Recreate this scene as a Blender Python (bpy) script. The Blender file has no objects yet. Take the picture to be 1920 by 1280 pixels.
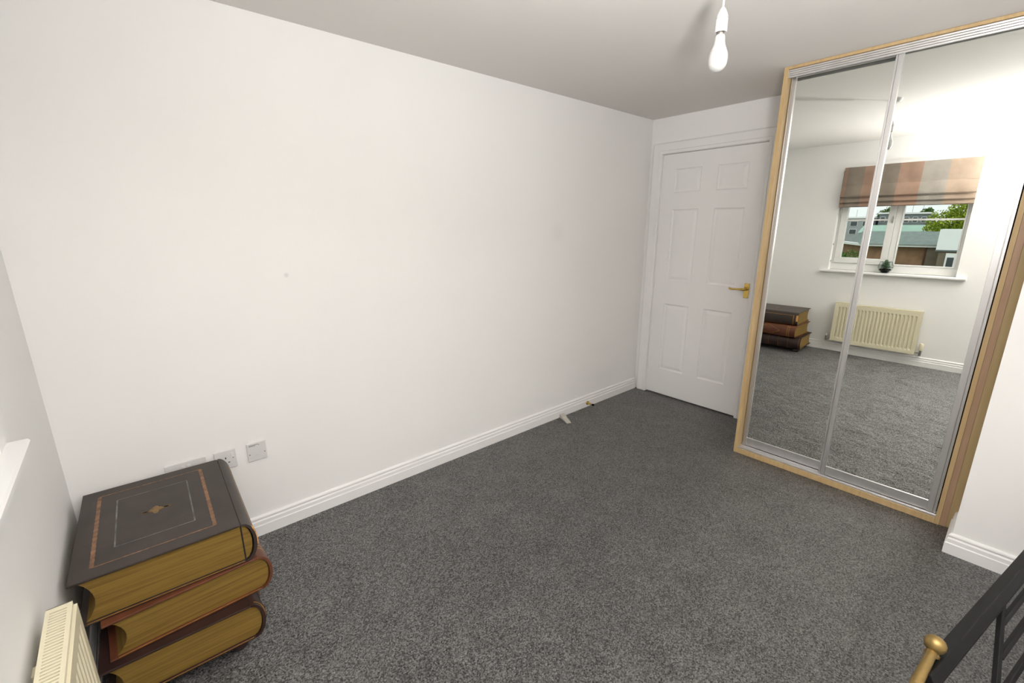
import bpy, bmesh, math, random
from mathutils import Vector, Matrix
random.seed(7)
S = bpy.context.scene
COL = S.collection

# ------------------------------------------------------------------ camera
def camera():
    yaw, pitch, roll = 0.8563, 0.2519, -0.0013
    f = Vector((math.cos(pitch)*math.cos(yaw), math.cos(pitch)*math.sin(yaw), -math.sin(pitch)))
    r = f.cross(Vector((0, 0, 1))).normalized(); u = r.cross(f)
    c, s = math.cos(roll), math.sin(roll)
    r, u = c*r + s*u, -s*r + c*u
    cam = bpy.data.cameras.new('camera'); o = bpy.data.objects.new('camera', cam); COL.objects.link(o)
    cam.sensor_width = 36.0; cam.lens = 838.7251/1920*36.0; cam.clip_start = 0.02; cam.clip_end = 500
    m = Matrix((r, u, -f)).transposed().to_4x4(); m.translation = (0.2835, -2.2109, 1.4411)
    o.matrix_world = m; S.camera = o
camera()

# ------------------------------------------------------------------ sky, flash, exposure
W = bpy.data.worlds.new('overcast_sky'); S.world = W; W.use_nodes = True
bg = W.node_tree.nodes['Background']; bg.inputs[0].default_value = (0.90, 0.97, 0.97, 1); bg.inputs[1].default_value = 1.1

# soft sun lamp added under the overcast sky to brighten the far facades
sn = bpy.data.lights.new('added_facade_sun', 'SUN'); sn.energy = 1.3; sn.angle = math.radians(40); sn.color = (1.0, 0.97, 0.92)
so = bpy.data.objects.new('added_facade_sun', sn); COL.objects.link(so); so.rotation_euler = (math.radians(12), math.radians(42), 0)

# the photographer's flash, held over the camera and bounced into the ceiling and the window wall
fl = bpy.data.lights.new('bounced_flash', 'SPOT'); fl.energy = 335; fl.color = (1.0, 0.99, 0.975)
fl.spot_size = math.radians(168); fl.spot_blend = 1.0; fl.shadow_soft_size = 0.12
fo = bpy.data.objects.new('bounced_flash', fl); COL.objects.link(fo)
fo.location = (0.52,-2.42,1.38)
fo.rotation_euler = (Vector((0.74,-2.42,2.262)) - fo.location).to_track_quat('-Z', 'Y').to_euler()

S.view_settings.view_transform = 'Standard'; S.view_settings.look = 'None'
S.view_settings.exposure = 0.0; S.view_settings.gamma = 1.0; S.view_settings.use_curve_mapping = False

# ------------------------------------------------------------------ room measures (metres)
L, H, YF = 3.704, 2.263, -3.25       # door wall x, ceiling z, wall behind the bed
XW, XM = 3.1475, 3.1816              # wardrobe frame face, right mirror plane
XP, YP = 2.925, -2.199               # pier face and corner

# ------------------------------------------------------------------ materials
def srgb(r, g, b):
    f = lambda c: (c/255/12.92 if c/255 <= 0.04045 else ((c/255+0.055)/1.055)**2.4)
    return (f(r), f(g), f(b), 1)
MATS = {}
def mat(name, col, rough=0.5, metal=0.0, var=0.0, vscale=8.0, bump=0.0, bscale=60.0, stretch=(1, 1, 1), spec=None, sheen=0.0, trans=0.0):
    if name in MATS: return MATS[name]
    m = bpy.data.materials.new(name); m.use_nodes = True; MATS[name] = m
    n, l = m.node_tree.nodes, m.node_tree.links; p = n['Principled BSDF']
    p.inputs['Base Color'].default_value = col if len(col) == 4 else (*col, 1)
    p.inputs['Roughness'].default_value = rough; p.inputs['Metallic'].default_value = metal
    if spec is not None: p.inputs['Specular IOR Level'].default_value = spec
    if sheen: p.inputs['Sheen Weight'].default_value = sheen
    if trans: p.inputs['Transmission Weight'].default_value = trans
    if var or bump:
        tc = n.new('ShaderNodeTexCoord'); mp = n.new('ShaderNodeMapping'); mp.inputs['Scale'].default_value = stretch
        l.new(tc.outputs['Object'], mp.inputs['Vector'])
    if var:
        t = n.new('ShaderNodeTexNoise'); t.inputs['Scale'].default_value = vscale; t.inputs['Detail'].default_value = 4
        l.new(mp.outputs[0], t.inputs['Vector'])
        r = n.new('ShaderNodeValToRGB'); c = p.inputs['Base Color'].default_value
        r.color_ramp.elements[0].position = 0.3; r.color_ramp.elements[1].position = 0.7
        r.color_ramp.elements[0].color = [max(0, x*(1-var)) for x in c[:3]]+[1]
        r.color_ramp.elements[1].color = [min(1, x*(1+var)) for x in c[:3]]+[1]
        l.new(t.outputs[0], r.inputs[0]); l.new(r.outputs[0], p.inputs['Base Color'])
    if bump:
        t = n.new('ShaderNodeTexNoise'); t.inputs['Scale'].default_value = bscale; t.inputs['Detail'].default_value = 3
        l.new(mp.outputs[0], t.inputs['Vector'])
        b = n.new('ShaderNodeBump'); b.inputs['Strength'].default_value = bump; b.inputs['Distance'].default_value = 0.002
        l.new(t.outputs[0], b.inputs['Height']); l.new(b.outputs[0], p.inputs['Normal'])
    return m

def wall_mat():
    m = mat('wall_paint', (0.925, 0.915, 0.902), 0.75, bump=0.05, bscale=220, var=0.012, vscale=1.5, spec=0.25)
    # one small scuff and one faint hand mark on the long wall
    n, l = m.node_tree.nodes, m.node_tree.links; p = n['Principled BSDF']
    src = p.inputs['Base Color'].links[0].from_socket
    g = n.new('ShaderNodeNewGeometry')
    for pos, rad, amt, colr in (((0.847, 0.0, 1.228), 0.014, 0.33, (0.50, 0.50, 0.53, 1)), ((2.62, 0.0, 1.40), 0.085, 0.10, (0.6, 0.57, 0.53, 1))):
        d = n.new('ShaderNodeVectorMath'); d.operation = 'DISTANCE'; d.inputs[1].default_value = pos
        l.new(g.outputs['Position'], d.inputs[0])
        mr = n.new('ShaderNodeMapRange'); mr.inputs[1].default_value = rad*0.3; mr.inputs[2].default_value = rad
        mr.inputs[3].default_value = amt; mr.inputs[4].default_value = 0.0; l.new(d.outputs['Value'], mr.inputs[0])
        mx = n.new('ShaderNodeMix'); mx.data_type = 'RGBA'; l.new(mr.outputs[0], mx.inputs[0])
        l.new(src, mx.inputs[6]); mx.inputs[7].default_value = colr; src = mx.outputs[2]
    l.new(src, p.inputs['Base Color']); return m

def carpet_mat():
    m = mat('carpet_pile', (0.1, 0.1, 0.1), 0.50, spec=0.85, sheen=0.04)
    n, l = m.node_tree.nodes, m.node_tree.links; p = n['Principled BSDF']
    tc = n.new('ShaderNodeTexCoord')
    def noise(scale, det, rough=0.5, dist=0.0):
        t = n.new('ShaderNodeTexNoise'); t.inputs['Scale'].default_value = scale; t.inputs['Detail'].default_value = det
        t.inputs['Roughness'].default_value = rough; t.inputs['Distortion'].default_value = dist
        l.new(tc.outputs['Object'], t.inputs['Vector']); return t.outputs[0]
    def mathn(op, a, b):
        q = n.new('ShaderNodeMath'); q.operation = op
        for i, v in ((0, a), (1, b)):
            if isinstance(v, (int, float)): q.inputs[i].default_value = v
            else: l.new(v, q.inputs[i])
        return q.outputs[0]
    fine = noise(190, 3, 0.8); nap = noise(6.0, 4, 0.6, 0.5); drag = noise(13.0, 3, 0.6, 0.8)
    vo = n.new('ShaderNodeTexVoronoi'); vo.inputs['Scale'].default_value = 210; l.new(tc.outputs['Object'], vo.inputs['Vector'])
    sp = n.new('ShaderNodeSeparateColor'); l.new(vo.outputs['Color'], sp.inputs[0])
    mixv = mathn('ADD', mathn('ADD', mathn('MULTIPLY', fine, 0.70), mathn('MULTIPLY', sp.outputs[0], 0.20)), mathn('MULTIPLY', nap, 0.10))
    r = n.new('ShaderNodeValToRGB'); e = r.color_ramp.elements
    e[0].position = 0.36; e[0].color = (0.010, 0.0098, 0.0096, 1); e[1].position = 0.70; e[1].color = (0.21, 0.204, 0.198, 1)
    k = e.new(0.50); k.color = (0.040, 0.0390, 0.0380, 1)
    p.inputs['IOR'].default_value = 1.8
    sm = n.new('ShaderNodeMapRange'); sm.inputs[1].default_value = 0.36; sm.inputs[2].default_value = 0.66; sm.inputs[3].default_value = 0.10; sm.inputs[4].default_value = 1.6
    l.new(mixv, sm.inputs[0]); l.new(sm.outputs[0], p.inputs['Specular IOR Level'])
    l.new(mixv, r.inputs[0]); l.new(r.outputs[0], p.inputs['Base Color'])
    # pile relief: individual tufts over broad sweeps where the nap has been brushed
    b1 = n.new('ShaderNodeBump'); b1.inputs['Strength'].default_value = 1.0; b1.inputs['Distance'].default_value = 0.026
    l.new(mathn('ADD', nap, mathn('MULTIPLY', drag, 0.18)), b1.inputs['Height'])
    # the pile leans towards the door, so it looks paler against the window than away from it
    gn = n.new('ShaderNodeNewGeometry'); ad = n.new('ShaderNodeVectorMath'); ad.operation = 'ADD'; ad.inputs[1].default_value = (0.42, -0.05, 0)
    nm = n.new('ShaderNodeVectorMath'); nm.operation = 'NORMALIZE'
    l.new(gn.outputs['Normal'], ad.inputs[0]); l.new(ad.outputs[0], nm.inputs[0]); l.new(nm.outputs[0], b1.inputs['Normal'])
    b = n.new('ShaderNodeBump'); b.inputs['Strength'].default_value = 0.6; b.inputs['Distance'].default_value = 0.004
    l.new(fine, b.inputs['Height']); l.new(b1.outputs[0], b.inputs['Normal']); l.new(b.outputs[0], p.inputs['Normal'])
    return m

def pages_mat():
    m = mat('gilt_pages', srgb(128, 100, 48), 0.55, spec=0.3)
    n, l = m.node_tree.nodes, m.node_tree.links; p = n['Principled BSDF']
    tc = n.new('ShaderNodeTexCoord'); mp = n.new('ShaderNodeMapping'); mp.inputs['Scale'].default_value = (3.0, 3.0, 150.0)
    t = n.new('ShaderNodeTexNoise'); t.inputs['Scale'].default_value = 1.0; t.inputs['Detail'].default_value = 5; t.inputs['Roughness'].default_value = 0.65
    l.new(tc.outputs['Object'], mp.inputs[0]); l.new(mp.outputs[0], t.inputs['Vector'])
    r = n.new('ShaderNodeValToRGB'); e = r.color_ramp.elements
    e[0].position = 0.28; e[0].color = srgb(106, 80, 36); e[1].position = 0.62; e[1].color = srgb(138, 111, 52)
    l.new(t.outputs[0], r.inputs[0]); l.new(r.outputs[0], p.inputs['Base Color'])
    b = n.new('ShaderNodeBump'); b.inputs['Strength'].default_value = 0.25; b.inputs['Distance'].default_value = 0.001
    l.new(t.outputs[0], b.inputs['Height']); l.new(b.outputs[0], p.inputs['Normal'])
    return m

def leather(name, col, worn):
    m = mat(name, col, 0.42, spec=0.45)
    n, l = m.node_tree.nodes, m.node_tree.links; p = n['Principled BSDF']
    tc = n.new('ShaderNodeTexCoord')
    a = n.new('ShaderNodeTexNoise'); a.inputs['Scale'].default_value = 9; a.inputs['Detail'].default_value = 5
    s = n.new('ShaderNodeTexVoronoi'); s.inputs['Scale'].default_value = 42
    l.new(tc.outputs['Object'], a.inputs['Vector']); l.new(tc.outputs['Object'], s.inputs['Vector'])
    r = n.new('ShaderNodeValToRGB'); e = r.color_ramp.elements
    e[0].position = 0.35; e[0].color = [c*0.8 for c in col[:3]]+[1]; e[1].position = 0.7; e[1].color = [min(1, c*1.25) for c in col[:3]]+[1]
    l.new(a.outputs[0], r.inputs[0])
    q = n.new('ShaderNodeMapRange'); q.inputs[1].default_value = 0.035; q.inputs[2].default_value = 0.06; q.inputs[3].default_value = worn; q.inputs[4].default_value = 0
    l.new(s.outputs['Distance'], q.inputs[0])
    mx = n.new('ShaderNodeMix'); mx.data_type = 'RGBA'; l.new(q.outputs[0], mx.inputs[0]); l.new(r.outputs[0], mx.inputs[6]); mx.inputs[7].default_value = (0.4, 0.4, 0.38, 1)
    l.new(mx.outputs[2], p.inputs['Base Color'])
    f = n.new('ShaderNodeTexNoise'); f.inputs['Scale'].default_value = 260; l.new(tc.outputs['Object'], f.inputs['Vector'])
    b = n.new('ShaderNodeBump'); b.inputs['Strength'].default_value = 0.18; b.inputs['Distance'].default_value = 0.001
    l.new(f.outputs[0], b.inputs['Height']); l.new(b.outputs[0], p.inputs['Normal'])
    return m

def stripe_mat():
    # broad woven stripes, taupe and terracotta, running down the blind
    m = mat('blind_cloth', (0.4, 0.33, 0.28), 0.7, spec=0.3, sheen=0.15)
    n, l = m.node_tree.nodes, m.node_tree.links; p = n['Principled BSDF']
    tc = n.new('ShaderNodeTexCoord'); sx = n.new('ShaderNodeSeparateXYZ'); l.new(tc.outputs['Object'], sx.inputs[0])
    mr = n.new('ShaderNodeMapRange'); mr.inputs[1].default_value = -1.772; mr.inputs[2].default_value = -0.714; l.new(sx.outputs['Y'], mr.inputs[0])
    r = n.new('ShaderNodeValToRGB'); r.color_ramp.interpolation = 'CONSTANT'; e = r.color_ramp.elements
    taupe, terra, pale, sand = srgb(134, 123, 111), srgb(158, 130, 113), srgb(154, 147, 139), srgb(168, 148, 131)
    e[0].position = 0; e[0].color = sand; e[1].position = 0.20; e[1].color = pale
    for pos, c in ((0.38, terra), (0.55, taupe), (0.72, terra), (0.83, taupe), (0.965, terra)):
        k = e.new(pos); k.color = c
    l.new(mr.outputs[0], r.inputs[0])
    w = n.new('ShaderNodeTexNoise'); w.inputs['Scale'].default_value = 9; w.inputs['Detail'].default_value = 3; l.new(tc.outputs['Object'], w.inputs['Vector'])
    mx = n.new('ShaderNodeMix'); mx.data_type = 'RGBA'; mx.blend_type = 'SOFT_LIGHT'; mx.inputs[0].default_value = 0.35
    l.new(r.outputs[0], mx.inputs[6]); l.new(w.outputs[0], mx.inputs[7]); l.new(mx.outputs[2], p.inputs['Base Color'])
    b = n.new('ShaderNodeBump'); b.inputs['Strength'].default_value = 0.35; b.inputs['Distance'].default_value = 0.02
    l.new(w.outputs[0], b.inputs['Height']); l.new(b.outputs[0], p.inputs['Normal'])
    return m

def wood_mat(name, c0, c1):
    m = mat(name, c0, 0.45, spec=0.4)
    n, l = m.node_tree.nodes, m.node_tree.links; p = n['Principled BSDF']
    tc = n.new('ShaderNodeTexCoord'); mp = n.new('ShaderNodeMapping'); mp.inputs['Scale'].default_value = (40, 40, 2.5)
    t = n.new('ShaderNodeTexNoise'); t.inputs['Scale'].default_value = 1.5; t.inputs['Detail'].default_value = 4; t.inputs['Distortion'].default_value = 0.4
    l.new(tc.outputs['Object'], mp.inputs[0]); l.new(mp.outputs[0], t.inputs['Vector'])
    r = n.new('ShaderNodeValToRGB'); r.color_ramp.elements[0].position = 0.3; r.color_ramp.elements[1].position = 0.7
    r.color_ramp.elements[0].color = c0; r.color_ramp.elements[1].color = c1
    l.new(t.outputs[0], r.inputs[0]); l.new(r.outputs[0], p.inputs['Base Color']); return m

WALL = wall_mat(); CARPET = carpet_mat(); PAGES = pages_mat(); STRIPE = stripe_mat()
CEIL = mat('ceiling_paint', (0.80, 0.775, 0.745), 0.85, bump=0.05, bscale=150, spec=0.2)
GLOSS = mat('white_gloss', (0.90, 0.89, 0.882), 0.35, var=0.008, vscale=3, spec=0.4)
WOOD = wood_mat('birch_edging', srgb(190, 160, 114), srgb(203, 176, 132))
WOODP = wood_mat('birch_filler_pink', srgb(174, 142, 114), srgb(186, 154, 126))
WOODY = wood_mat('birch_filler_yellow', srgb(180, 156, 112), srgb(192, 168, 124))
ALU = mat('brushed_aluminium', (0.66, 0.65, 0.65), 0.36, 0.85, var=0.04, vscale=20, stretch=(1, 1, 0.05))
MIRROR = mat('mirror_silver', (0.90, 0.915, 0.875), 0.0, 1.0)
DARK = mat('dark_gap', (0.012, 0.012, 0.012), 0.8)
BRASS = mat('polished_brass', srgb(208, 178, 96), 0.24, 0.9, var=0.05, vscale=30)
BLACK = mat('black_enamel', (0.006, 0.006, 0.0065), 0.5, bump=0.05, bscale=80, spec=0.22)
ABRASS = mat('aged_brass', srgb(150, 126, 78), 0.36, 0.8, var=0.15, vscale=60)
PLASTIC = mat('white_plastic', (0.80, 0.79, 0.78), 0.32, bump=0.01)
PLATE = mat('socket_plastic', (0.74, 0.73, 0.72), 0.35, bump=0.01)
PRINT = mat('grey_print', (0.25, 0.25, 0.26), 0.6, var=0.3, vscale=400)
HOLE = mat('socket_slot', (0.02, 0.02, 0.02), 0.7)
CREAM = mat('cream_enamel', srgb(232, 224, 196), 0.38, var=0.02, vscale=6)
CHROME = mat('dull_chrome', (0.42, 0.40, 0.37), 0.3, 0.9, var=0.1, vscale=60)
L_TOP = leather('black_brown_leather', srgb(54, 45, 41), 0.25)
L_MID = leather('chestnut_leather', srgb(102, 58, 38), 0.05)
L_BOT = leather('oxblood_leather', srgb(50, 32, 29), 0.05)
GILT = mat('worn_gilt_line', srgb(128, 92, 64), 0.5, var=0.45, vscale=45)
GILTB = mat('bright_gilt', srgb(176, 128, 62), 0.4, 0.3, var=0.3, vscale=60)
SCUFF = mat('grey_tooled_line', srgb(108, 108, 108), 0.5, var=0.5, vscale=25)
CHIP = mat('chipped_wood', srgb(222, 160, 96), 0.8, var=0.45, vscale=120)
CLEAR = mat('window_glass', (1, 1, 1), 0.0, spec=0.5, trans=1.0)
CLEAR.node_tree.nodes['Principled BSDF'].inputs['IOR'].default_value = 1.01
UPVC = mat('white_window_frame', (0.84, 0.84, 0.82), 0.3, bump=0.01)
SOIL = mat('dark_soil', (0.02, 0.017, 0.014), 0.95, var=0.5, vscale=90)
SUCC = mat('succulent_green', srgb(86, 112, 84), 0.5, var=0.3, vscale=30)
TGLASS = mat('terrarium_glass', (0.90, 0.96, 0.93), 0.02, trans=1.0)
TGLASS.node_tree.nodes['Principled BSDF'].inputs['IOR'].default_value = 1.02
LEAD = mat('terrarium_edge', (0.08, 0.09, 0.09), 0.4, 0.6, bump=0.02)
OPAL = mat('opal_diffuser', (0.60, 0.595, 0.585), 0.25, bump=0.005)
LAMPW = mat('lampholder_plastic', (0.66, 0.65, 0.635), 0.35, bump=0.005)

# ------------------------------------------------------------------ mesh helpers
def obj(name, bm, m=None, parent=None, smooth=False, bevel=0.0, seg=2):
    me = bpy.data.meshes.new(name); bmesh.ops.recalc_face_normals(bm, faces=bm.faces[:]); bm.to_mesh(me); bm.free()
    if m: me.materials.append(m)
    if smooth:
        me.polygons.foreach_set('use_smooth', [True]*len(me.polygons)); me.set_sharp_from_angle(angle=math.radians(38))
    o = bpy.data.objects.new(name, me); COL.objects.link(o)
    if parent: o.parent = parent
    if bevel:
        b = o.modifiers.new('bevel', 'BEVEL'); b.width = bevel; b.segments = seg; b.limit_method = 'ANGLE'; b.harden_normals = False
    return o
def empty(name, loc=(0, 0, 0), rz=0.0):
    o = bpy.data.objects.new(name, None); COL.objects.link(o); o.location = loc; o.rotation_euler = (0, 0, rz); o.empty_display_size = 0.05
    return o
def tag(o, label, cat, group=None):
    o['label'] = label; o['category'] = cat
    if group: o['group'] = group
    return o
def struct(o, label=None):
    o['kind'] = 'structure'
    if label: o['label'] = label
    return o
def bx(x0, x1, y0, y1, z0, z1, bm=None):
    bm = bm or bmesh.new()
    v = [bm.verts.new(p) for p in ((x0, y0, z0), (x1, y0, z0), (x1, y1, z0), (x0, y1, z0), (x0, y0, z1), (x1, y0, z1), (x1, y1, z1), (x0, y1, z1))]
    for f in ((3, 2, 1, 0), (4, 5, 6, 7), (0, 1, 5, 4), (1, 2, 6, 5), (2, 3, 7, 6), (3, 0, 4, 7)): bm.faces.new([v[i] for i in f])
    return bm
def lathe(prof, seg=24, axis='z', at=(0, 0, 0), bm=None):
    bm = bm or bmesh.new(); rings = []
    for r, h in prof:
        ring = []
        for i in range(seg):
            a = 2*math.pi*i/seg; c, s = r*math.cos(a), r*math.sin(a)
            p = {'z': (c, s, h), 'x': (h, c, s), 'y': (c, h, s)}[axis]
            ring.append(bm.verts.new([p[k]+at[k] for k in range(3)]))
        rings.append(ring)
    for a, b in zip(rings, rings[1:]):
        for i in range(seg): bm.faces.new((a[i], a[(i+1) % seg], b[(i+1) % seg], b[i]))
    bm.faces.new(rings[0]); bm.faces.new(rings[-1]); return bm
def tube(path, rad, seg=10, bm=None):
    bm = bm or bmesh.new(); pts = [Vector(p) for p in path]; rings = []
    rads = rad if isinstance(rad, (list, tuple)) else [rad]*len(pts)
    up = None
    for i, p in enumerate(pts):
        t = (pts[min(i+1, len(pts)-1)]-pts[max(i-1, 0)]).normalized()
        if up is None: up = t.orthogonal().normalized()
        up = (up - t*up.dot(t)).normalized(); w = t.cross(up)
        rings.append([bm.verts.new(p+rads[i]*(math.cos(2*math.pi*k/seg)*up+math.sin(2*math.pi*k/seg)*w)) for k in range(seg)])
    for a, b in zip(rings, rings[1:]):
        for k in range(seg): bm.faces.new((a[k], a[(k+1) % seg], b[(k+1) % seg], b[k]))
    bm.faces.new(rings[0]); bm.faces.new(rings[-1]); return bm
def extrude(poly, fn, t0, t1, bm=None):
    """prism of a 2-D polygon; fn(a, b, t) gives the point"""
    bm = bm or bmesh.new()
    A = [bm.verts.new(fn(a, b, t0)) for a, b in poly]; B = [bm.verts.new(fn(a, b, t1)) for a, b in poly]
    n = len(poly)
    for i in range(n): bm.faces.new((A[i], A[(i+1) % n], B[(i+1) % n], B[i]))
    bm.faces.new(A); bm.faces.new(B); return bm
def sweep(path, prof, fn):
    """profile (offset, height) swept along a 2-D path with mitred corners; fn(u, v, h)"""
    bm = bmesh.new(); rows = []
    P = [Vector(p) for p in path]
    for i, p in enumerate(P):
        d0 = (P[i]-P[i-1]).normalized() if i else (P[1]-P[0]).normalized()
        d1 = (P[i+1]-P[i]).normalized() if i < len(P)-1 else d0
        n0, n1 = Vector((-d0.y, d0.x)), Vector((-d1.y, d1.x)); m = (n0+n1).normalized(); k = 1/max(0.2, m.dot(n0))
        rows.append([bm.verts.new(fn(*(p+m*k*o), h)) for o, h in prof])
    q = len(prof)
    for a, b in zip(rows, rows[1:]):
        for i in range(q): bm.faces.new((a[i], a[(i+1) % q], b[(i+1) % q], b[i]))
    bm.faces.new(rows[0]); bm.faces.new(rows[-1]); return bm

# ------------------------------------------------------------------ room shell
T = 0.15
struct(obj('floor', bx(-T, L+T, YF-T, T, -0.12, 0.0), CARPET), 'dark grey twist pile carpet')
struct(obj('ceiling', bx(-T, L+T, YF-T, T, H, H+0.12), CEIL), 'plain matt ceiling')
struct(obj('wall_back', bx(-T, L+T, 0, T, 0, H), WALL), 'long bare white wall')
WY0, WY1, WZ0, WZ1 = -1.768, -0.700, 0.905, 1.985
b = bx(-T, 0, YF, WY0, 0, H); bx(-T, 0, WY1, 0, 0, H, b); bx(-T, 0, WY0, WY1, 0, WZ0, b); bx(-T, 0, WY0, WY1, WZ1, H, b)
struct(obj('wall_left', b, WALL), 'white wall holding the window')
DY0, DY1, DZ = -0.905, -0.113, 1.993
b = bx(L, L+T, DY1, 0, 0, H); bx(L, L+T, -1.141, DY0, 0, H, b); bx(L, L+T, DY0, DY1, DZ, H, b); bx(L, L+T, YP, -1.141, 0, H, b)
struct(obj('wall_right', b, WALL), 'white wall holding the door')
struct(obj('wall_front', bx(-T, L+T, YF-T, YF, 0, H), WALL), 'wall behind the bed')
struct(obj('wall_pier', bx(XP, L+T, YF, YP, 0, H), WALL), 'white wall pier beside the wardrobe')

SK = [(0, 0), (.0175, 0), (.0175, .051), (.0150, .0535), (.0135, .0545), (.0135, .072), (.0095, .0765), (.0085, .080), (.0105, .0835), (.0115, .0875), (.0100, .0925), (.0055, .0975), (0, .0985)]
sk = lambda u, v, h: (u, v, h)
struct(obj('baseboard_back', sweep([(L-0.016, 0), (0, 0)], SK, sk), GLOSS), 'white moulded skirting along the long wall')
struct(obj('baseboard_left', sweep([(0, -0.018), (0, YF)], SK, sk), GLOSS), 'white moulded skirting under the window')
struct(obj('baseboard_pier', sweep([(XP, YF), (XP, YP), (3.156, YP)], SK, sk), GLOSS), 'white moulded skirting around the pier')

# architrave round the door
AR = [(0, 0), (0, .012), (.004, .0155), (.022, .0155), (.026, .012), (.030, .0125), (.060, .0165), (.074, .0185), (.080, .016), (.084, .010), (.084, 0)]
struct(obj('trim_1', sweep([(DY0, 0), (DY0, DZ), (DY1, DZ), (DY1, 0)], AR, lambda u, v, h: (L-h, u, v)), GLOSS), 'white moulded architrave round the door')
# lining of the door opening
b = bx(L+0.001, L+T, DY1-0.002, DY1+0.02, 0, DZ+0.02); bx(L+0.001, L+T, DY0-0.02, DY0+0.002, 0, DZ+0.02, b); bx(L+0.001, L+T, DY0, DY1, DZ-0.002, DZ+0.02, b)
bx(L+0.046, L+T, DY0, DY1, 0, DZ, b)
struct(obj('trim_2', b, GLOSS), 'white door lining and stop')

# ------------------------------------------------------------------ door
def door():
    d = struct(empty('door_1', (L+0.003, 0, 0)), 'white six panel door with brass lever handle')
    y0, y1, z0, z1 = -0.9015, -0.1165, 0.008, 1.988
    cols = [(-0.792, -0.571), (-0.447, -0.226)]
    rows = [(0.235, 0.808), (1.002, 1.570), (1.697, 1.875)]
    ys = [y0, cols[0][0], cols[0][1], cols[1][0], cols[1][1], y1]; zs = [z0] + [q for r in rows for q in r] + [z1]
    bm = bmesh.new(); V = {(i, j): bm.verts.new((0, y, z)) for i, y in enumerate(ys) for j, z in enumerate(zs)}
    for i in range(5):
        for j in range(7):
            if i in (1, 3) and j in (1, 3, 5): continue
            bm.faces.new((V[i, j], V[i+1, j], V[i+1, j+1], V[i, j+1]))
    back = [bm.verts.new((0.04, y, z)) for y, z in ((y0, z0), (y1, z0), (y1, z1), (y0, z1))]
    bm.faces.new(back)
    rim = [[V[i, 0] for i in range(6)], [V[5, j] for j in range(8)], [V[i, 7] for i in range(5, -1, -1)], [V[0, j] for j in range(7, -1, -1)]]
    for k in range(4): bm.faces.new(rim[k]+[back[(k+1) % 4], back[k]])
    obj('leaf', bm, GLOSS, d)
    for c in cols:
        for r in rows:
            bm = bmesh.new(); loops = []
            for ins, dep in ((0, 0), (.004, .006), (.010, .0095), (.016, .009), (.034, .0035), (.038, .003)):
                loops.append([bm.verts.new((dep, y, z)) for y, z in ((c[0]+ins, r[0]+ins), (c[1]-ins, r[0]+ins), (c[1]-ins, r[1]-ins), (c[0]+ins, r[1]-ins))])
            for a, q in zip(loops, loops[1:]):
                for i in range(4): bm.faces.new((a[i], a[(i+1) % 4], q[(i+1) % 4], q[i]))
            bm.faces.new(loops[-1]); obj('panel', bm, GLOSS, d)
    for z in (0.225, 0.98, 1.73):
        h = obj('hinge', lathe([(.005, -.045), (.005, .045)], 10, 'z', (-.004, y1+.001, z)), GLOSS, d)
        bx(-.002, .0, y1-.012, y1+.012, z-.045, z+.045, (bm := bmesh.new())); obj('hinge_leaf', bm, GLOSS, h)
    h = obj('door_handle', bx(-.006, 0, -.894, -.857, .930, 1.038), BRASS, d, bevel=.002); h['label'] = 'brass lever handle on its plate'
    obj('spindle', lathe([(.011, -.006), (.011, -.020), (.009, -.024), (.009, -.050)], 14, 'x', (0, -.876, .996)), BRASS, h, True)
    obj('lever', tube([(-.046, -.880, .996), (-.049, -.860, .997), (-.050, -.830, .996), (-.050, -.795, .993), (-.049, -.778, .994), (-.047, -.768, .998)], [.010, .0095, .007, .0065, .008, .006], 12), BRASS, h, True)
    for y in (-.888, -.863):
        for z in (.937, 1.031): obj('screw', lathe([(.003, -.0075), (.003, -.005)], 8, 'x', (0, y, z)), CHROME, h)
    obj('latch_plate', bx(-.001, .012, y0-.0012, y0+.002, .955, 1.04), BRASS, d)
    return d
door()

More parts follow.
